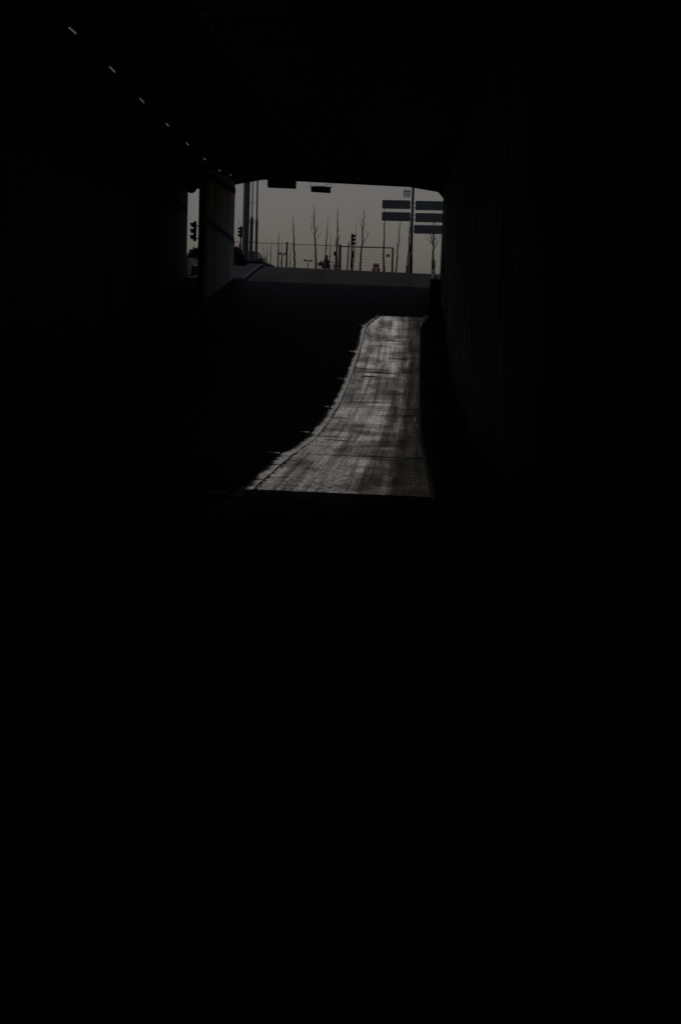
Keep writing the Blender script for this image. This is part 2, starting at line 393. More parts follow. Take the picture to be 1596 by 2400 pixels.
# walls
def wallx(name, m, xa, xb, y0, y1, zlo, zhi, parent, ny=1):
    mb = MB()
    for i in range(ny):
        a = y0+(y1-y0)*i/ny; b_ = y0+(y1-y0)*(i+1)/ny
        za, zb_ = zlo(a), zlo(b_); ta, tb = zhi(a), zhi(b_)
        mb.hexa([(xa,a,za),(xb,a,za),(xb,b_,zb_),(xa,b_,zb_)], [(xa,a,ta),(xb,a,ta),(xb,b_,tb),(xa,b_,tb)])
    return mb.build(name, m, parent)
rw = bpy.data.objects.new('right_wall', None); COL.objects.link(rw); rw.parent = up; rw.matrix_parent_inverse = Matrix.Translation(-up.location)
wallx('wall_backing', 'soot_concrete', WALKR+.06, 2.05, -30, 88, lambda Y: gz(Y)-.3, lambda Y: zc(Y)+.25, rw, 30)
def child(o, p): return o
y = -2.0; k = 0
while y < 87.9:
    y2 = min(88.0, y+3.0)
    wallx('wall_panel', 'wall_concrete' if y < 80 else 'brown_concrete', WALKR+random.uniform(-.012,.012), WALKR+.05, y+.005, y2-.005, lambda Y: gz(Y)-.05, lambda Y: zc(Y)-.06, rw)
    y = y2
lw = bpy.data.objects.new('left_wall', None); COL.objects.link(lw); lw.parent = up; lw.matrix_parent_inverse = Matrix.Translation(-up.location)
wallx('wall_backing', 'soot_concrete', -13.6, -13.16, -30, 88, lambda Y: gz(Y)-.3, lambda Y: zc(Y)+.25, lw, 30)
y = 34.0
while y < 87.9:
    y2 = min(88.0, y+3.0)
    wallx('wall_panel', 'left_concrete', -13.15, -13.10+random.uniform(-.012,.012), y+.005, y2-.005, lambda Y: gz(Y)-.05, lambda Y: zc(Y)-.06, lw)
    y = y2
MB().box(-13.6, 2.05, -30.6, -30.05, -4, 9).build('blackout_wall', 'soot_concrete', up)  # unseen wall added behind the camera to keep daylight out
# portal frame with its cranked outline
def pp(x, y): p = P(x, y, 88.0); return (p.x, p.z)
ol = [pp(436, 446), pp(470, 440), pp(547, 431.5), pp(615, 419.5), pp(640, 420.5), pp(960, 437), pp(1026, 448.5), pp(1033, 456), pp(1039, 464), pp(1038, 520)]
ol[0] = (-13.6, ol[0][1])
mb = MB()
for (xa, za), (xb, zb_) in zip(ol[:-2], ol[1:-1]):
    mb.hexa([(xa,88.0,za),(xb,88.0,zb_),(xb,88.6,zb_),(xa,88.6,za)], [(xa,88.0,7.6),(xb,88.0,7.6),(xb,88.6,7.6),(xa,88.6,7.6)])
xa = ol[-2][0]
mb.hexa([(xa,88.0,.2),(2.05,88.0,.2),(2.05,88.6,.2),(xa,88.6,.2)], [(xa,88.0,7.6),(2.05,88.0,7.6),(2.05,88.6,7.6),(xa,88.6,7.6)])
mb.build('portal_frame', 'soot_concrete', up)
# pier wall on the left, two panels and an end post
pier = bpy.data.objects.new('pier_wall', None); COL.objects.link(pier); pier.parent = up; pier.matrix_parent_inverse = Matrix.Translation(-up.location)
PX = -10.44
zl = lambda Y: gz(Y)-.1; zh = lambda Y: zc(Y)+.1
wallx('end_post', 'brown_concrete', PX-.33, PX-.02, 76.0, 76.9, zl, zh, pier)
for a, bq in ((76.93, 79.5), (79.53, 82.1), (82.13, 85.0), (85.03, 87.98)):
    wallx('wall_panel', 'pier_concrete', PX-.30, PX+random.uniform(-.01,.015), a, bq, zl, zh, pier)
tr = MB(); a, bq = P(490, 518, 77.2), P(548, 563, 87.9)  # dark band sloping along the pier face
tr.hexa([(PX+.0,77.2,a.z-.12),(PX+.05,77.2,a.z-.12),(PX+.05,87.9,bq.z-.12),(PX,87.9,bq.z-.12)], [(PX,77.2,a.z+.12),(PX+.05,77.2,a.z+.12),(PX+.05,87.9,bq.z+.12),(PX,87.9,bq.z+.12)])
tr.build('sloping_band', 'band_grey', pier)
tr = MB(); a, bq = P(405, 462, 81.5), P(440, 491, 87.5)  # dark sloping band on the left wall
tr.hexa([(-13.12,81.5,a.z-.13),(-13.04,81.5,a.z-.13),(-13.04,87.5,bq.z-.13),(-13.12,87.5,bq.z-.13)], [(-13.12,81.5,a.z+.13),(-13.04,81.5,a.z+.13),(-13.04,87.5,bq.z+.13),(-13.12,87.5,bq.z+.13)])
tr.build('sloping_band', 'matt_black', lw)
a = P(498, 574, 78.6); bq = P(497, 592, 78.6)
MB().box(PX, PX+.03, 78.5, 78.7, bq.z, a.z).build('glint_strip', 'glint_pale', pier)  # pipe reflection painted as a narrow pale strip
mb = MB(); a = P(472, 417, 76.0)
mb.box(PX-.05, PX+.04, 76.95, 87.95, zc(80)-.55, zc(80)-.25).build('ledge', 'matt_black', pier)

mb = MB(); a, bq = P(262, 622, 65.4), P(258, 752, 65.4)
mb.tube([(-12.98,65.4,bq.z),(-12.98,65.4,a.z)], [.07,.07], 10).build('drain_pipe', 'galvanised', lw)
# retaining walls beside the open ramp
r1 = wallx('retaining_wall', 'brown_concrete', WALKR+.02, 1.75, 88.6, 101.0, lambda Y: gz(Y)-.5, lambda Y: GZ-.12, None, 4)
tag(r1, 'brown concrete retaining wall on the right of the open ramp', 'wall')
r2 = wallx('retaining_wall', 'pier_concrete', -13.3, -13.1, 88.6, 106.0, lambda Y: gz(Y)-.5, lambda Y: GZ+.18, None, 4)
tag(r2, 'low grey retaining wall on the left of the open ramp', 'wall')

# ------------------------------------------------------------------ ceiling lamps
LP = [(171,72),(264,163),(333.5,236),(393,292.5),(439.5,337.5),(480,373),(515,400),(541,410)]
ORD = ['nearest', 'second', 'third', 'fourth', 'fifth', 'sixth', 'seventh', 'farthest']
for i, (x, y) in enumerate(LP):
    p = P(x, y, 43.5+5.4*i); ln = (.86, .80, .80, .60, .62, .60, .60, .5)[i]/2; zc_ = zc(p.y)
    t = thing('tube_lamp', (p.x, p.y, zc_), f'{ORD[i]} of the eight thin yellowish tube lamps in the ceiling row', 'lamp', 'tube lamps along the underpass ceiling')
    dz = (zc(p.y+ln)-zc(p.y-ln))/2
    MB().hexa([(p.x-.05,p.y-ln-.06,p.z-dz+.035),(p.x+.05,p.y-ln-.06,p.z-dz+.035),(p.x+.05,p.y+ln+.06,p.z+dz+.035),(p.x-.05,p.y+ln+.06,p.z+dz+.035)],
              [(p.x-.05,p.y-ln-.06,zc(p.y-ln)+.01),(p.x+.05,p.y-ln-.06,zc(p.y-ln)+.01),(p.x+.05,p.y+ln+.06,zc(p.y+ln)+.01),(p.x-.05,p.y+ln+.06,zc(p.y+ln)+.01)]).build('housing', 'lamp_housing', t)
    MB().tube([(p.x,p.y-ln,p.z-dz),(p.x,p.y+ln,p.z+dz)], [.019,.019], 8).build('tube', 'lamp_glow', t)

# ------------------------------------------------------------------ hanging boxes at the portal
a, bq = P(629, 421, 80), P(693, 442, 80)
zl_, zr_ = P(630, 439, 80).z, P(692, 441.5, 80).z
t = thing('ceiling_box', ((a.x+bq.x)/2, 80, zc(80)), 'wide plain black box fixed under the ceiling at the exit', 'box')
MB().hexa([(a.x,79.6,zl_),(bq.x,79.6,zr_),(bq.x,80.4,zr_),(a.x,80.4,zl_)], [(a.x,79.6,zc(80)-.1),(bq.x,79.6,zc(80)-.1),(bq.x,80.4,zc(80)-.1),(a.x,80.4,zc(80)-.1)]).build('case', 'black_steel', t)
MB().box(a.x+.1, bq.x-.1, 79.8, 80.2, zc(80)-.1, zc(80.2)+.02).build('mounting_plate', 'black_steel', t)
a, bq = P(729.5, 438, 80), P(774.5, 451, 80)
z0, z1 = P(752, 451, 80).z, P(752, 438.5, 80).z
t = thing('lane_signal', ((a.x+bq.x)/2, 80, zc(80)), 'small black box hung on thin rods from the ceiling at the exit', 'signal box')
tl = .02*(bq.x-a.x)/2
MB().hexa([(a.x,79.85,z0+.015),(bq.x,79.85,z0-.015),(bq.x,80.15,z0-.015),(a.x,80.15,z0+.015)], [(a.x,79.85,z1+.015),(bq.x,79.85,z1-.015),(bq.x,80.15,z1-.015),(a.x,80.15,z1+.015)]).build('case', 'black_steel', t, bevel=.01)
MB().box(a.x-.05, bq.x+.05, 79.97, 80.03, z1-.02, z1+.03).build('crossbar', 'black_steel', t)
for X in (a.x-.035, bq.x+.045):
    MB().tube([(X,80,z1),(X,80,zc(80)+.02)], [.012,.012], 6).build('rod', 'black_steel', t)
cx = (a.x+bq.x)/2; w = (bq.x-a.x)/2
pts = [(cx-w*.7,80,z1+.08),(cx-w*.4,80,z1+.035),(cx+w*.3,80,z1+.04),(cx+w*.75,80,z1+.16),(cx+w*.85,80,z1+.4),(cx+w*.85,80,zc(80))]
MB().tube(pts, [.014]*6, 6).build('cable', 'black_steel', t)

# dark dome in the narrow gap on the left
p = P(449, 440, 75.5)
t = thing('dome_fixture', (p.x, p.y, zc(75.5)), 'round dark dome hanging in the narrow gap left of the pier', 'dome')
MB().tube([(p.x,p.y,zc(75.5)+.02),(p.x,p.y,p.z+.1)], [.08,.10], 12).build('stem', 'black_steel', t)
MB().tube([(p.x,p.y,p.z+.16),(p.x,p.y,p.z+.02)], [.20,.27], 20).build('collar', 'black_steel', t, True)
MB().ball((p.x,p.y,p.z+.02), (.27,.27,.28), 20, 8, -1.0, 0.0).build('dome', 'blue_steel', t, True)

# ------------------------------------------------------------------ traffic signals
def visor(mb, c, d, r, l):
    """a hood open below, pointing along unit vector d (horizontal)"""
    d = Vector(d); s = Vector((-d.y, d.x, 0)); n = 9
    for k in range(n):
        a0 = math.radians(-35+250*k/n); a1 = math.radians(-35+250*(k+1)/n)
        f = lambda a, rr, t: Vector(c)+s*math.cos(a)*rr+Vector((0,0,1))*math.sin(a)*rr+d*t*(.55+.45*max(0, math.sin(a)))
        q = [f(a0,r,0), f(a1,r,0), f(a1,r*.93,0), f(a0,r*.93,0)]; q2 = [f(a0,r,l), f(a1,r,l), f(a1,r*.93,l), f(a0,r*.93,l)]
        q2 = [v+Vector((0,0,-.12*l)) for v in q2]
        mb.hexa(q, q2)
def head(t, c, d, H, Wd, Dp, r, l):
    d = Vector(d); s = Vector((-d.y, d.x, 0)); c = Vector(c); mb = MB()
    q = [c-s*Wd/2-d*Dp, c+s*Wd/2-d*Dp, c+s*Wd/2, c-s*Wd/2]
    mb.hexa([v-Vector((0,0,H/2)) for v in q], [v+Vector((0,0,H/2)) for v in q])
    hs = mb.build('housing', 'black_steel', t, bevel=.015)
    for k in (1, 0, -1):
        lc = c+Vector((0,0,k*H*.31)); vb = MB(); visor(vb, lc+d*.01, d, r, l); vb.build('visor', 'black_steel', t)
        MB().tube([lc-d*.01, lc+d*.025], [r*.9, r*.85], 16).build('lens', 'lens', t)
# on the pier
p = P(455.5, 542, 75.9); z0, z1 = P(455, 565, 75.9).z, P(455, 519, 75.9).z; H = z1-z0
t = thing('traffic_signal', (PX-.33, 75.9, p.z), 'three-lamp traffic signal bracketed to the pier in the narrow left gap', 'traffic light', 'traffic lights')
head(t, (p.x-.02, 75.9, p.z), (-1,0,0), H, .30, .12, .125, .20)
for zq in (p.z+H*.28, p.z-H*.36):
    MB().tube([(p.x,75.9,zq),(PX-.33,76.06,zq)], [.025,.025], 8).build('bracket', 'black_steel', t)
# left signal on a post beside the thick mast
Y = 129.0; p = P(565, 544, Y); z0, z1 = P(565, 557, Y).z, P(565, 531, Y).z; H = z1-z0; gl = pz(-14)
t = thing('traffic_signal', (p.x, Y, gl), 'traffic signal on a post with red base left of the thick mast', 'traffic light', 'traffic lights')
head(t, (p.x-.06, Y, (z0+z1)/2), (-1,0,0), H, .34, .16, .13, .25)
MB().tube([(p.x+.04,Y,gl-.05),(p.x-.02,Y,z1-.05)], [.075,.06], 10).build('post', 'black_steel', t)
a, bq = P(563, 571, Y), P(563, 590, Y)
MB().tube([(p.x-.02,Y-.02,bq.z),(p.x-.04,Y-.02,a.z)], [.12,.12], 10).build('red_sleeve', 'red_paint', t)
a = P(557.5, 510, Y)
MB().tube([(p.x-.02,Y,z1-.05),(a.x,Y,a.z)], [.022,.012], 6).build('aerial', 'black_steel', t)
# signal in the middle
Y = 127.0; p = P(826, 562, Y); z0, z1 = P(826, 576, Y).z, P(826, 548, Y).z; H = z1-z0
t = thing('traffic_signal', (p.x, Y, pz(p.x)), 'traffic signal on a post with boxes standing before the gate', 'traffic light', 'traffic lights')
head(t, (p.x+.05, Y, (z0+z1)/2), (1,0,0), H, .34, .16, .13, .27)
pb = P(823.5, 640, Y)
MB().tube([(pb.x,Y,pz(p.x)-.05),(p.x-.02,Y,z1-.06)], [.09,.055], 10).build('post', 'black_steel', t)
a = P(829, 592, Y)
MB().tube([(p.x+.13,Y,z0+.05),(a.x,Y,a.z)], [.02,.03], 6).build('stay', 'black_steel', t)
for (x0, x1, y0, y1) in ((823,829.5,589,606), (821.5,828,608,617), (821,827.5,618,627)):
    a, bq = P(x0, y1, Y), P(x1, y0, Y)
    MB().box(a.x, bq.x, Y-.22, Y-.06, a.z, bq.z).build('control_box', 'black_steel', t, bevel=.02)

# ------------------------------------------------------------------ masts on the left
def mast(name, label, xb, yb_, xt, yt, Y, r0, r1, ystep=None, mt='dark_steel', extra=None):
    b0 = P(xb, yb_, Y); tp = P(xt, yt, Y); g = min(pz(-14), b0.z)
    b0 = Vector((b0.x, Y, g)); top = tp+(tp-b0)*.45
    t = thing(name, (b0.x, Y, g), label, 'mast')
    if ystep:
        s_ = P(xb+(xt-xb)*(yb_-ystep)/(yb_-yt), ystep, Y)
        MB().tube([b0-Vector((0,0,.1)), s_], [r0*1.05, r0], 14).build('lower_shaft', mt, t, True)
        MB().tube([s_-Vector((0,0,.25)), s_+Vector((0,0,.05)), s_+Vector((0,0,.3))], [r0*1.15, r0*1.15, r1], 14).build('collar', mt, t, True)
        MB().tube([s_, top], [r1, r1*.8], 12).build('upper_shaft', mt, t, True)
    else:
        MB().tube([b0-Vector((0,0,.1)), top], [r0, r1], 16).build('shaft', mt, t, True)
    MB().tube([b0-Vector((0,0,.05)), b0+Vector((0,0,.06))], [r0*1.9, r0*1.9], 14).build('base_plate', mt, t)
    MB().tube([top, top+Vector((1.2,-.2,.3))], [.05,.04], 8).build('arm', mt, t)
    MB().box(top.x+1.0, top.x+1.7, Y-.35, Y-.05, top.z+.26, top.z+.36).build('lamp_head', mt, t, bevel=.03)
    return t
mast('thick_mast', 'thickest dark mast of the three left of the exit', 574.5, 612, 579.5, 420, 108.0, .24, .225, None, 'blue_steel')
m2 = mast('stepped_mast', 'middle stepped dark mast with thin upper shaft and small bracket', 587.5, 612, 593.5, 420, 112.0, .125, .045, 516)
m3 = mast('slim_mast', 'rightmost slim dark mast of the three left of the exit', 600.5, 614, 604, 420, 110.0, .095, .060, 520, 'blue_steel')
p = P(592, 476, 112)
mb = MB(); mb.tube([(p.x,112,p.z+.16),(p.x-.22,112,p.z-.06)], [.014,.014], 5); mb.tube([(p.x,112,p.z+.16),(p.x+.22,112,p.z-.08)], [.014,.014], 5)
mb.build('bracket', 'dark_steel', m2)

# ------------------------------------------------------------------ direction sign
Y = 104.0; pb = P(961.5, 643, Y); pt = P(968.5, 430, Y); top = pt+(pt-pb)*.12
t = thing('direction_sign', (pb.x, Y, pz(0)), 'post with five dark blank direction panels at the right of the exit', 'direction sign')
MB().tube([(pb.x,Y,pz(0)-.2), top], [.10,.085], 14).build('post', 'blue_steel', t, True)
def panel(x0, x1, y0, y1, side):
    tl_, br = P(x0, (y0+y1)/2, Y), P(x1, (y0+y1)/2, Y)
    h = (P(x0, y0, Y).z-P(x0, y1, Y).z)/2; cz = tl_.z; x0_, x1_ = tl_.x, br.x; r = h*.30
    out = []
    def rnd(X, sx, rr):
        pts = []
        for k in range(5):
            a = math.pi/2-math.pi*k/4; pts.append((X+sx*(math.cos(a)*rr*1.0-rr), math.sin(a)*h)) if rr == r else None
        return pts
    R = [(x1_-r+math.cos(a)*r*1.0, math.copysign(1, math.sin(a))*(h-r)+math.sin(a)*r) for a in [math.pi/2-math.pi*k/8 for k in range(9)] if abs(math.sin(a)) > 1e-6]
    Lp = [(x0_+r+math.cos(a)*r*1.0, math.copysign(1, math.sin(a))*(h-r)+math.sin(a)*r) for a in [-math.pi/2-math.pi*k/8 for k in range(9)] if abs(math.sin(a)) > 1e-6]
    poly = R+Lp; cz2 = cz
    sl_ = (br.z-tl_.z)/(x1_-x0_)
    poly = [(X, cz+Z+sl_*(X-x0_)*.4) for X, Z in poly]
    pn = MB().prism(poly, 'y', Y-.04, Y+.0).build('panel', 'sign_back', t)
    xm = pb.x
    for dz in (-h*.5, h*.5):
        xa = x1_-.25 if side < 0 else x0_+.25
        MB().box(min(xa, top.x-.03), max(xa, pb.x+.03), Y-.0, Y+.03, cz+dz-.02, cz+dz+.02).build('bracket', 'blue_steel', pn)
panel(895.5, 962.0, 468.5, 489, -1); panel(894.5, 961.5, 496.5, 517.5, -1)
panel(973.0, 1041.0, 470.5, 492.5, 1); panel(972.5, 1040.0, 499, 520.5, 1); panel(969.5, 1039.0, 527, 547.5, 1)
for (y0, y1) in ((575, 590), (597, 607)):
    a, bq = P(964, y0, Y), P(963.5, y1, Y)
    MB().tube([(bq.x-.02,Y,bq.z),(a.x-.02,Y,a.z)], [.115,.115], 14).build('sticker', 'navy_sticker', t)
a, bq = P(963, 608, Y), P(962, 643, Y)
MB().tube([(bq.x,Y,pz(0)-.1),(a.x,Y,a.z)], [.118,.118], 14).build('base_sleeve', 'black_steel', t)
# small pale notice plate on the post, seen from its back
Y = 104.3; a, bq = P(945, 463, Y), P(962.5, 444, Y)
pl = MB().box(a.x, bq.x, Y, Y+.01, a.z, bq.z).build('notice_plate', 'glass', t)
w_, h_ = bq.x-a.x, bq.z-a.z
MB().box(a.x, a.x+.035, Y-.012, Y-.004, a.z+h_*.15, a.z+h_*.95).build('plate_edge', 'sign_back', pl)
for k, (u0, u1, v) in enumerate(((.12,.32,.74),(.38,.55,.72),(.60,.76,.72),(.80,.95,.72),(.35,.52,.38),(.57,.74,.38),(.79,.93,.38))):
    MB().box(a.x+w_*u0, a.x+w_*u1, Y-.012, Y-.004, a.z+h_*(v-.07), a.z+h_*(v+.07)).build('plate_mark', 'galvanised', pl)

# ------------------------------------------------------------------ mesh fence and gate
Y = 125.0
def rail(mb, x0, y0, x1, y1, r, Yq=Y): mb.tube([P(x0,y0,Yq), P(x1,y1,Yq)], [r,r], 6)
f = thing('mesh_fence', (P(673,640,Y).x, Y, GZ), 'long grey mesh fence with thin rail behind the saplings', 'fence')
mb = MB(); rail(mb, 549, 566.5, 797, 576.5, .035); mb.build('top_rail', 'mesh_wire', f)
for x, r in ((549.5,.045), (673,.075)):
    p = P(x, 568, Y); b0 = P(x-2, 645, Y); MB().tube([(b0.x,Y,GZ-.1), p+Vector((0,0,.05))], [r,r], 8).build('post', 'dark_steel', f)
mb = MB(); xa, xb = P(549,600,Y).x, P(797,600,Y).x; zt = lambda X: P(549,566.5,Y).z+(P(797,576.5,Y).z-P(549,566.5,Y).z)*(X-xa)/(xb-xa)
X = xa
while X < xb:
    mb.tube([(X,Y,GZ-.05),(X,Y,zt(X))], [.0042,.0042], 3, False); X += .16
for k in range(12):
    mb.tube([(xa,Y+.01,zt(xa)-.12-.19*k),(xb,Y+.01,zt(xb)-.12-.19*k)], [.0022,.0022], 3, False)
wm = mb.build('wire_mesh', 'mesh_wire', f); wm['kind'] = 'stuff'
gt = thing('mesh_gate', (P(860,640,Y).x, Y, GZ), 'grey framed mesh gate between two dark posts', 'gate')
for x, xb_, r in ((797,795.5,.125), (920.5,919,.085)):
    p = P(x, 573 if x < 800 else 580, Y); b0 = P(xb_, 645, Y); MB().tube([(b0.x,Y,GZ-.1), p], [r,r*.9], 10).build('post', 'dark_steel', gt)
mb = MB(); rail(mb, 799, 577.5, 921, 581.0, .065); mb.build('top_rail', 'galvanised', gt)
for k in range(9):
    mb = MB(); a, bq = P(799, 577.5, Y), P(919, 581, Y)
    mb.tube([(a.x,Y,a.z-.28-.24*k),(bq.x,Y,bq.z-.28-.24*k)], [.006,.006], 4); mb.build('wire', 'mesh_wire', gt)
a, bq = P(905, 602, Y-.05), P(913.5, 596, Y-.05)
t = tag(MB().box(a.x, bq.x, Y-.06, Y-.03, a.z, bq.z).build('gate_sign', 'sign_back'), 'tiny dark sign plate hung on the gate mesh', 'sign')

# ------------------------------------------------------------------ saplings
def sapling(xt, yt, xb, yb_, Y, rb, label, nb=10, lo=.35, spread=.16, blen=.20, stake=None, seed=0, rt=.006):
    rn = random.Random(seed); tp = P(xt, yt, Y); bp_ = P(xb, yb_, Y); g = pz(max(-14, min(6, bp_.x)))-.03
    d = (tp-bp_)/(tp.z-bp_.z); base = bp_+d*(g-bp_.z); Hh = tp.z-g
    t = thing('bare_sapling', base, label, 'tree', 'bare saplings beyond the ramp')
    n_ = 14; pts = []; rs = []
    for k in range(n_+1):
        u = k/n_; off = Vector((rn.uniform(-1,1), rn.uniform(-1,1), 0))*.028*(1 if 0 < k < n_ else 0)
        pts.append(base+d*Hh*u+off); rs.append(rb*(1-u)**.75+rt*.7)
    MB().tube([pts[0]-Vector((0,0,.1))]+pts, [rs[0]*1.15]+rs, 7).build('trunk', 'bark', t, True)
    mb = MB()
    for k in range(nb):
        u = lo+(0.93-lo)*((k+rn.random()*.8)/nb); a = rn.uniform(0, 2*math.pi); i = min(n_-1, int(u*n_)); s_ = pts[i].lerp(pts[i+1], u*n_-i)
        ln = Hh*blen*(1.15-u)*rn.uniform(.6, 1.25); o = Vector((math.cos(a), math.sin(a)*.8, 0)); q = [s_]; sp = spread*rn.uniform(.7,1.5)
        for j in range(1, 5):
            w = j/4; q.append(s_+o*ln*(sp*3*w-.9*sp*w*w)+Vector((0,0,1))*ln*(w*.9)+Vector((rn.uniform(-1,1),0,0))*.02)
        r0 = max(.008, rs[i]*.42); mb.tube(q, [r0, r0*.8, r0*.6, r0*.45, r0*.3], 5, False)
        for j in range(rn.randint(1, 3)):
            s2 = q[rn.randint(1, 3)]; o2 = Vector((rn.uniform(-1,1), rn.uniform(-.6,.6), rn.uniform(1.0,2.0))).normalized()*ln*rn.uniform(.25,.5)
            mb.tube([s2, s2+o2*.5+Vector((0,0,.02)), s2+o2], [r0*.45, r0*.35, r0*.2], 4, False)
    mb.build('crown', 'twig', t)
    if stake:
        for (x0, y0, x1, y1, w) in stake:
            a_, b_ = P(x0, y0, Y-.15), P(x1, y1, Y-.15)
            MB().tube([(b_.x,Y-.15,g-.2),(a_.x,Y-.15,a_.z)], [w,w], 8).build('stake', 'wood_stake', t)
    return t
TREES = [
 (686,500,691,622,116,.075,'sapling left of centre, between the two thin fence posts',9,.25,.10,.16),
 (735,477,741,630,112,.075,'tallest straight sapling standing just left of the seated rider',12,.45,.22,.24),
 (769,508,762,616,124,.055,'leaning pale sapling rising directly above the rider',8,.25,.12,.2),
 (792,484,789,632,113,.075,'tall sapling close to the left gate post',12,.3,.12,.2),
 (776,540,772,625,150,.05,'short thin sapling right of the rider, behind the fence',6,.3,.16,.2),
 (836,512,829,620,146,.035,'faint thin sapling rising behind the middle traffic signal',7,.25,.14,.22),
 (854,485,844,633,114,.075,'tall sapling with spreading twigs right of the middle traffic signal',16,.40,.32,.27),
 (901,470,899,636,108,.070,'straight sapling crossing the gate near its right post',5,.5,.10,.12),
 (941,490,927,640,116,.06,'thin leaning sapling between gate and direction sign',9,.15,.14,.18),
 (962,500,955,640,107,.075,'forked sapling touching the direction sign post',8,.45,.22,.22),
 (1019,495,1013,640,106,.085,'staked sapling with fine twigs at the far right of the exit',18,.40,.28,.28),
 (616,568,622,618,160,.055,'leftmost small sapling beyond the slim mast',6,.2,.12,.2),
 (627,576,625,620,150,.07,'second small sapling right of the slim mast',6,.2,.12,.2),
 (637,555,634,620,155,.05,'third small sapling right of the slim mast',6,.2,.12,.2),
 (654,540,651,622,140,.065,'bushy sapling cluster stem beside the left fence post',12,.1,.14,.25),
 (661,566,660,622,152,.05,'low twiggy sapling left of the fence post',9,.1,.18,.3),
 (681,575,680,622,155,.045,'low twiggy sapling right of the fence post',9,.1,.18,.3),
]
for k, T_ in enumerate(TREES):
    stk = None
    if T_[0] == 1019: stk = [(1014,612,1012,645,.075),(1018.5,610,1017,645,.05)]
    if T_[0] == 962: stk = [(954.5,622,954,645,.10)]
    if T_[0] == 901: stk = [(901,624,901,645,.05)]
    sapling(*T_, stake=stk, seed=40+k)
tag(MB().tube([P(813.5,640,118), P(817.5,572,118), P(817.5,566,118)], [.06,.05,.03], 8).build('slim_post', 'dark_steel'), 'slim bare post just left of the middle traffic signal', 'post')

# small box sign by the gate post
Y = 119.0; p = P(787, 594.5, Y); b0 = P(784.5, 640, Y)
t = thing('box_sign', (b0.x, Y, GZ), 'small dark box sign on a thin pole left of the gate post', 'sign')
MB().tube([(b0.x,Y,pz(b0.x)-.1),(p.x,Y,p.z)], [.05,.04], 8).build('pole', 'dark_steel', t)
MB().box(p.x-.15, p.x+.14, Y-.12, Y+.05, p.z-.17, p.z+.17).build('box', 'black_steel', t, bevel=.03)
# far T-shaped posts
for (x, y, w, lab) in ((722, 610, 20, 'far T-shaped post with crossbar left of the tallest sapling'), (662, 594, 18, 'far T-shaped post with crossbar among the left saplings')):
    Y = 190.0; p = P(x, y, Y); hw = w/2*Y/FPX
    t = thing('crossbar_post', (p.x, Y, GZ), lab, 'post', 'far T-shaped posts')
    MB().tube([(p.x,Y,GZ-.1),(p.x,Y,p.z)], [.06,.05], 6).build('pole', 'galvanised', t)
    MB().box(p.x-hw, p.x-.12, Y-.15, Y+.1, p.z-.13, p.z+.08).build('lamp_head', 'galvanised', t, bevel=.02)
    MB().box(p.x+.12, p.x+hw, Y-.15, Y+.1, p.z-.15, p.z+.06).build('lamp_head', 'galvanised', t, bevel=.02)
    MB().tube([(p.x-.2,Y,p.z-.03),(p.x+.2,Y,p.z-.03)], [.03,.03], 6).build('crossbar', 'galvanised', t)

# ------------------------------------------------------------------ parked car, seen over the pavement on the left
Y = 131.0; pr = P(621, 606, Y); zt = P(595, 588.5, Y).z; g = zt-1.50; xr_ = pr.x
t = thing('parked_car', (xr_-2.1, Y, g), 'dark car parked behind the masts left of the exit', 'car')
def cx_(u): return xr_-u            # u measured forward from the rear bumper
body = [(0.0,.42),(0.02,.75),(.10,.92),(3.0,.92),(3.9,.80),(4.15,.62),(4.2,.40),(3.95,.24),(.2,.24)]
MB().prism([(cx_(u), g+z) for u, z in body], 'y', Y-.85, Y+.85).build('body', 'car_paint', t, bevel=.03)
def pillar(u0, z0, u1, z1, yy, w=.05):
    return MB().hexa([(cx_(u0-w),yy-.03,g+z0),(cx_(u0+w),yy-.03,g+z0),(cx_(u0+w),yy+.03,g+z0),(cx_(u0-w),yy+.03,g+z0)],
                     [(cx_(u1-w),yy-.03,g+z1),(cx_(u1+w),yy-.03,g+z1),(cx_(u1+w),yy+.03,g+z1),(cx_(u1-w),yy+.03,g+z1)]).build('pillar', 'car_paint', t)
rf = [(.55,1.42),(1.0,1.49),(2.0,1.48),(2.35,1.42),(2.3,1.38),(2.0,1.43),(1.0,1.44),(.6,1.38)]
MB().prism([(cx_(u), g+z) for u, z in rf], 'y', Y-.68, Y+.68).build('roof', 'car_paint', t)
for yy in (Y-.72, Y+.72):
    pillar(.14, .9, .58, 1.42, yy, .06); pillar(1.05, .9, 1.05, 1.46, yy, .16); pillar(1.75, .9, 1.72, 1.46, yy); pillar(3.0, .9, 2.32, 1.42, yy, .04)
    for poly in ([(.32,.93),(.62,1.36),(.88,1.40),(.88,.93)], [(1.2,.93),(1.2,1.43),(1.68,1.43),(1.7,.93)], [(1.8,.93),(1.77,1.43),(2.2,1.41),(2.8,.93)]):
        MB().prism([(cx_(u), g+z) for u, z in poly], 'y', yy-.006, yy+.006).build('side_window', 'glass' if poly[0][0] < 1 else 'dark_glass', t)
MB().hexa([(cx_(.12),Y-.62,g+.94),(cx_(.14),Y-.62,g+.94),(cx_(.14),Y+.62,g+.94),(cx_(.12),Y+.62,g+.94)], [(cx_(.54),Y-.58,g+1.40),(cx_(.56),Y-.58,g+1.40),(cx_(.56),Y+.58,g+1.40),(cx_(.54),Y+.58,g+1.40)]).build('rear_window', 'dark_glass', t)
MB().hexa([(cx_(2.98),Y-.62,g+.94),(cx_(3.0),Y-.62,g+.94),(cx_(3.0),Y+.62,g+.94),(cx_(2.98),Y+.62,g+.94)], [(cx_(2.36),Y-.58,g+1.40),(cx_(2.38),Y-.58,g+1.40),(cx_(2.38),Y+.58,g+1.40),(cx_(2.36),Y+.58,g+1.40)]).build('windscreen', 'dark_glass', t)
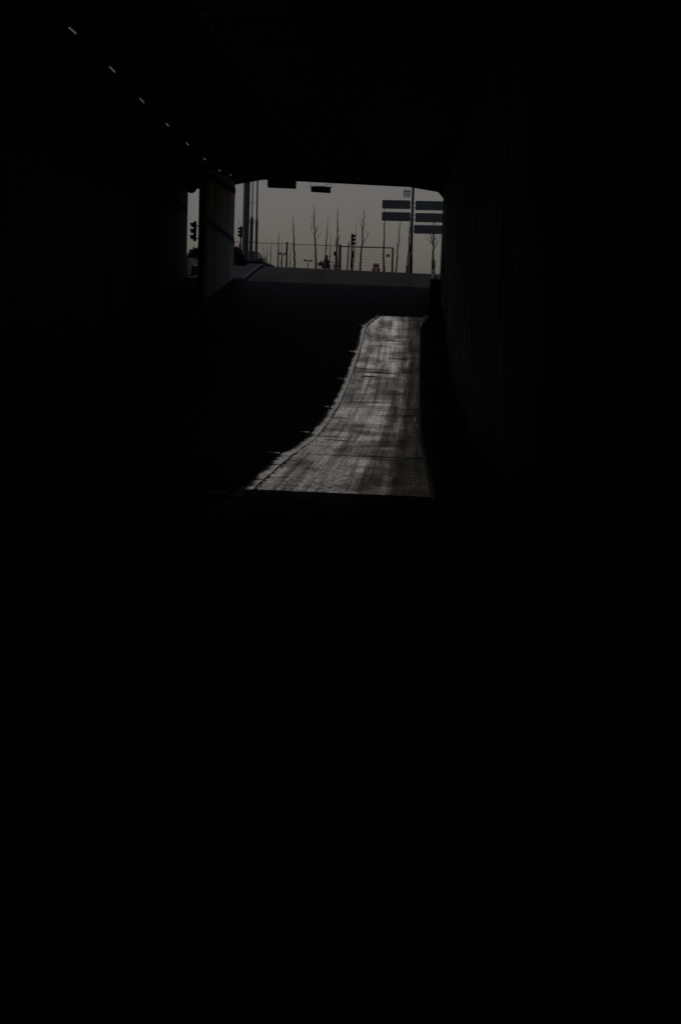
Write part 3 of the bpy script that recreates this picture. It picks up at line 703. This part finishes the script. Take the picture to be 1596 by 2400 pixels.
for u in (.85, 3.35):
    for yy in (Y-.78, Y+.78):
        w = MB().tube([(cx_(u),yy-.1,g+.31),(cx_(u),yy+.1,g+.31)], [.31,.31], 20).build('wheel', 'tyre', t)
        MB().tube([(cx_(u),yy-.108,g+.31),(cx_(u),yy+.108,g+.31)], [.19,.19], 16).build('rim', 'rim', w)
for yy in (Y-.6, Y+.6):
    MB().box(cx_(4.2), cx_(4.12), yy-.18, yy+.18, g+.5, g+.66).build('headlight', 'glass', t)
    MB().box(cx_(.03), cx_(-.02), yy-.15, yy+.15, g+.6, g+.8).build('tail_light', 'red_paint', t)
# car's own ground level is a little lower than the pavement edge it stands behind

# ------------------------------------------------------------------ shrubs
def shrub(name, c, r, label, n=260, seed=1):
    rn = random.Random(seed); c = Vector(c); t = thing(name, (c.x, c.y, c.z), label, 'shrub')
    mb = MB()
    for k in range(9):
        a = rn.uniform(0, 6.28); q = c+Vector((math.cos(a)*r[0]*.7, math.sin(a)*r[1]*.7, r[2]*rn.uniform(.5,.95)))
        mb.tube([c-Vector((0,0,.05)), c.lerp(q,.5)+Vector((0,0,.08)), q], [.03,.02,.008], 5, False)
    mb.build('stems', 'bark', t)
    mb = MB()
    for k in range(n):
        a = rn.uniform(0, 6.28); u = rn.random()**.4; ph = rn.uniform(.0, 1.0)
        p = c+Vector((math.cos(a)*r[0]*u*math.sqrt(1-ph*ph*.9), math.sin(a)*r[1]*u*math.sqrt(1-ph*ph*.9), r[2]*(.1+.9*ph)*(.75+.25*rn.random())))
        d = Vector((rn.uniform(-1,1), rn.uniform(-1,1), rn.uniform(-.6,1))).normalized(); s_ = d.cross(Vector((rn.random(), rn.random(), rn.random()))).normalized(); l = rn.uniform(.05,.11)
        mb.add([p, p+d*l+s_*l*.45, p+d*l*2, p+d*l-s_*l*.45], [(0,1,2,3)])
    mb.build('foliage', 'leaf_dark', t); return t
p = P(551, 628, 98); shrub('low_shrub', (p.x, 98, gz(98)+.12), (.6,.6,1.15), 'low dark shrub on the pavement just right of the pier', 1500, 3)
p = P(561, 634, 97); shrub('low_shrub', (p.x, 97, gz(97)+.12), (.45,.5,.75), 'smaller dark shrub at the kerb before the masts', 1100, 4)
p = P(450, 612, 92); shrub('low_shrub', (p.x, 94, gz(94)+.13), (.75,.6,1.25), 'rounded dark shrub seen in the narrow left gap', 2600, 5)
# brown block in the gap
a, bq = P(443, 642, 90), P(462, 622, 90)
t = tag(MB().box(a.x-.2, bq.x+.2, 90, 90.5, gz(90)-.1, bq.z).build('planter_block', 'pale_stone', bevel=.03), 'pale brown stone block low in the narrow left gap', 'block')
# low planting bank left, behind the kerb
bk = MB(); q0 = P(612, 608, 107); 
bank = [(-13.0, GZ+.0), (-12.6, GZ+.32), (P(600,612,107).x, P(600,613,107).z), (P(618,613,107).x, P(618,614,107).z), (P(636,621,107).x, P(636,621,107).z), (P(642,624,107).x, GZ-.1)]
bk.prism([(x, z) for x, z in bank]+[(P(642,624,107).x, GZ-.3), (-13.0, GZ-.3)], 'y', 104.6, 109.5)
struct(bk.build('planting_bank', 'walk_paving'))

# ------------------------------------------------------------------ right side: cabinet, wall box, sunlit kerb stones
Y = 70.5; a, bq = P(1004, 757, Y), P(1034.5, 655, Y); g = gz(Y)+.11
t = thing('utility_cabinet', ((a.x+bq.x)/2, Y, g), 'tall black cabinet standing on the right walkway at the lane end', 'cabinet')
MB().box(a.x, bq.x, Y, Y+.55, g+.08, bq.z).build('case', 'black_steel', t, bevel=.012)
MB().box(a.x+.03, bq.x-.03, Y+.03, Y+.52, g-.02, g+.08).build('plinth', 'soot_concrete', t)
MB().box(a.x+.05, bq.x-.05, Y-.02, Y-.001, g+.15, bq.z-.08).build('door', 'black_steel', t)
MB().box(bq.x-.12, bq.x-.09, Y-.05, Y-.021, g+1.0, g+1.15).build('handle', 'galvanised', t)
MB().box(bq.x+.002, bq.x+.03, Y+.02, Y+.05, g+.1, bq.z-.05).build('edge_strip', 'galvanised', t)
Y = 80.0; a, bq = P(1036, 642, Y), P(1061, 590, Y)
t = thing('wall_box', (WALKR, Y, a.z), 'dark box mounted on the right wall beside the exit', 'box')
MB().box(a.x, WALKR-.02, Y, Y+1.0, a.z, bq.z).build('case', 'black_steel', t, bevel=.015)
MB().box(a.x-.015, a.x-.001, Y+.1, Y+.9, a.z+.08, bq.z-.08).build('lid', 'black_steel', t)
for k in range(3):
    Yk = 93.5+2.2*k; a = P(1016, 655, Yk); x0 = .95
    b_ = MB().box(x0-.02*k, x0+.17, Yk, Yk+2.0, gz(Yk)-.1, gz(Yk+1)+.20+.02*k).build('stone_step', 'pale_stone', bevel=.02)
    tag(b_, ['nearest pale stone block beside the right wall on the ramp', 'middle pale stone block beside the right wall on the ramp', 'farthest pale stone block beside the right wall on the ramp'][k], 'stone', 'pale stones at the ramp edge')

# ------------------------------------------------------------------ orange bin
Y = 131.0; p = P(881.5, 616, Y); g = pz(p.x); hh = p.z-g
t = thing('roadside_bin', (p.x, Y, g), 'rounded brown and orange bin with a painted pale glint on the crest', 'bin')
MB().tube([(p.x,Y,g),(p.x,Y,g+hh*.62),(p.x,Y,g+hh*.78)], [.20,.24,.20], 18).build('drum', 'orange_plastic', t, True)
MB().ball((p.x-.10,Y-.03,g+hh*.80), (.16,.2,hh*.2), 14, 8).build('lid', 'brown_plastic', t, True)
MB().ball((p.x+.12,Y-.03,g+hh*.79), (.15,.2,hh*.19), 14, 8).build('lid', 'brown_plastic', t, True)
MB().box(p.x-.01, p.x+.085, Y-.262, Y-.235, g+hh*.25, g+hh*.70).build('painted_glint', 'glint_white', t)  # bright glint on the drum, painted as a pale strip
for sx in (-1, 1): MB().ball((p.x+sx*.27,Y,g+hh*.50), (.08,.1,.16), 10, 6).build('side_grip', 'brown_plastic', t, True)

# ------------------------------------------------------------------ cyclist and bicycle
Y = 135.0; ph = P(763.5, 597.5, Y); bx_ = P(763, 628, Y).x; g = ph.z-1.66
bk_ = thing('bicycle', (bx_+.25, Y, g), 'dark bicycle with rear box ridden over the crest', 'bicycle')
def ring(mb, c, R, r, n=28):
    pts = [Vector(c)+Vector((math.cos(2*math.pi*k/n)*R, 0, math.sin(2*math.pi*k/n)*R)) for k in range(n+1)]; mb.tube(pts, [r]*(n+1), 6, False)
rwx, fwx = bx_-.28, bx_+.80
for X in (rwx, fwx):
    mb = MB(); ring(mb, (X,Y,g+.33), .315, .018); w = mb.build('wheel', 'tyre', bk_)
    mb = MB()
    for k in range(14): a = 2*math.pi*k/14; mb.tube([(X,Y,g+.33),(X+math.cos(a)*.31,Y,g+.33+math.sin(a)*.31)], [.003,.003], 3, False)
    mb.tube([(X,Y-.05,g+.33),(X,Y+.05,g+.33)], [.03,.03], 8); mb.build('spokes', 'galvanised', w)
BB = Vector((bx_+.16, Y, g+.30)); SE = Vector((bx_, Y, g+.86)); HD = Vector((bx_+.66, Y, g+.84)); HB = Vector((bx_+.62, Y, g+1.02))
mb = MB()
for a, b_ in ((BB, SE), (BB, HD), (SE.lerp(BB,.15), HD), (BB, Vector((rwx,Y,g+.33))), (SE.lerp(BB,.2), Vector((rwx,Y,g+.33))), (HD, Vector((fwx,Y,g+.33))), (HD, HB)):
    mb.tube([a, b_], [.018,.018], 8)
mb.build('frame', 'black_steel', bk_)
MB().tube([HB+Vector((-.06,-.28,.0)), HB+Vector((.02,-.12,.02)), HB+Vector((.02,.12,.02)), HB+Vector((-.06,.28,.0))], [.014]*4, 8).build('handlebar', 'black_steel', bk_)
MB().ball(SE+Vector((0,0,.02)), (.14,.08,.05), 12, 6).build('saddle', 'tyre', bk_)
MB().box(HB.x+.12, HB.x+.46, Y-.16, Y+.16, g+.66, g+.86).build('front_basket', 'dark_steel', bk_, bevel=.02)
MB().box(rwx-.42, rwx-.02, Y-.14, Y+.14, g+.70, g+.73).build('rack', 'black_steel', bk_)
MB().box(rwx-.40, rwx-.22, Y-.15, Y+.15, g+.73, g+.98).build('rear_box', 'trousers', bk_, bevel=.03)
MB().ball((rwx-.12,Y,g+.95), (.12,.14,.23), 12, 8).build('rear_bag', 'bag_cloth', bk_, True)

pe = thing('person', (bx_, Y, g), 'person in a long dark coat riding a bicycle along the crest', 'person')
def skin(name, joints, edges, m, parent, sub=2):
    me = bpy.data.meshes.new(name); me.from_pydata([j[0] for j in joints], edges, []); o = bpy.data.objects.new(name, me); COL.objects.link(o)
    md = o.modifiers.new('skin', 'SKIN'); o.modifiers.new('sub', 'SUBSURF').levels = sub
    for i, j in enumerate(joints):
        r = j[1]; me.skin_vertices[0].data[i].radius = r if hasattr(r, '__len__') else (r, r)
    me.skin_vertices[0].data[0].use_root = True
    dg = bpy.context.evaluated_depsgraph_get(); m2 = bpy.data.meshes.new_from_object(o.evaluated_get(dg)); bpy.data.objects.remove(o)
    o = bpy.data.objects.new(name, m2); COL.objects.link(o); m2.materials.clear(); m2.materials.append(M[m])
    for p_ in m2.polygons: p_.use_smooth = True
    o.parent = parent; o.matrix_parent_inverse = Matrix.Translation(-parent.location); return o
V = lambda x, y, z: Vector((bx_+x, Y+y, g+z))
J = [(V(0,0,.93),(.15,.16)), (V(.03,0,1.10),(.13,.15)), (V(.07,0,1.28),(.12,.17)), (V(.08,0,1.39),(.07,.09)), (V(.09,0,1.45),.055), (V(.10,0,1.54),(.085,.075)), (V(.10,0,1.61),(.075,.065)),
     (V(.08,-.17,1.33),.065), (V(.26,-.22,1.12),.05), (V(.50,-.23,1.05),.036), (V(.56,-.24,1.03),.03),
     (V(.08,.17,1.33),.065), (V(.26,.22,1.12),.05), (V(.50,.23,1.05),.036), (V(.56,.24,1.03),.03),
     (V(.05,-.10,.86),.10), (V(.40,-.11,.72),.075), (V(.24,-.11,.34),.05), (V(.20,-.11,.20),.04), (V(.34,-.11,.17),.035),
     (V(.05,.10,.86),.10), (V(.36,.11,.52),.075), (V(.16,.11,.20),.05), (V(.12,.11,.10),.04), (V(.26,.11,.07),.035)]
E_ = [(0,1),(1,2),(2,3),(3,4),(4,5),(5,6),(3,7),(7,8),(8,9),(9,10),(3,11),(11,12),(12,13),(13,14),(0,15),(15,16),(16,17),(17,18),(18,19),(0,20),(20,21),(21,22),(22,23),(23,24)]
skin('body', J, E_, 'coat', pe)
def lathe(rings, name, m, n=18):
    mb = MB(); o = 0
    for (cx, cz, rx, ry) in rings:
        for k in range(n):
            a = 2*math.pi*k/n; wv = 1+.05*math.sin(5*a); mb.v.append((bx_+cx+rx*wv*math.cos(a), Y+ry*wv*math.sin(a), g+cz))
    for i in range(len(rings)-1):
        for k in range(n): k2 = (k+1) % n; mb.f.append((i*n+k, i*n+k2, (i+1)*n+k2, (i+1)*n+k))
    return mb.build(name, m, pe, True)
lathe([(.06,1.42,.06,.07),(.06,1.36,.15,.19),(.04,1.2,.21,.22),(.02,1.02,.27,.24),(.0,.85,.33,.27),(.0,.62,.37,.28),(.02,.50,.37,.28)], 'coat', 'coat')
MB().ball(V(.115,0,1.545), (.088,.074,.105), 14, 10).build('face', 'skin', pe, True)
MB().ball(V(.205,0,1.54), (.02,.013,.022), 8, 6).build('nose', 'skin', pe, True)
for sy in (-1, 1): MB().ball(V(.19,sy*.033,1.56), (.012,.014,.009), 8, 5).build('eye', 'black_steel', pe)
MB().box(bx_+.188, bx_+.2, Y-.024, Y+.024, g+1.49, g+1.498).build('mouth', 'bag_cloth', pe)
lathe([(.08,1.66,.02,.02),(.08,1.64,.08,.075),(.065,1.57,.115,.10),(.04,1.46,.125,.11),(.0,1.36,.13,.13),(-.06,1.20,.13,.14),(-.09,1.08,.06,.08)], 'hair', 'hair')
for sy in (-1, 1):
    mb = MB(); b0 = V(.56, sy*.24, 1.03)
    mb.ball(b0+Vector((.02,0,0)), (.05,.04,.022), 10, 6)
    for k in range(4):
        o = Vector((.05, (k-1.5)*.019, .005)); l = (.035,.042,.04,.03)[k]; a = b0+o
        mb.tube([a, a+Vector((l,0,-.005)), a+Vector((l+.01,0,-.035)), a+Vector((l-.02,0,-.05))], [.009,.009,.008,.007], 6)
    a = b0+Vector((0,-sy*.035,0)); mb.tube([a, a+Vector((.03,-sy*.02,-.01)), a+Vector((.05,-sy*.02,-.035))], [.011,.010,.008], 6)
    mb.build('hand', 'skin', pe, True)
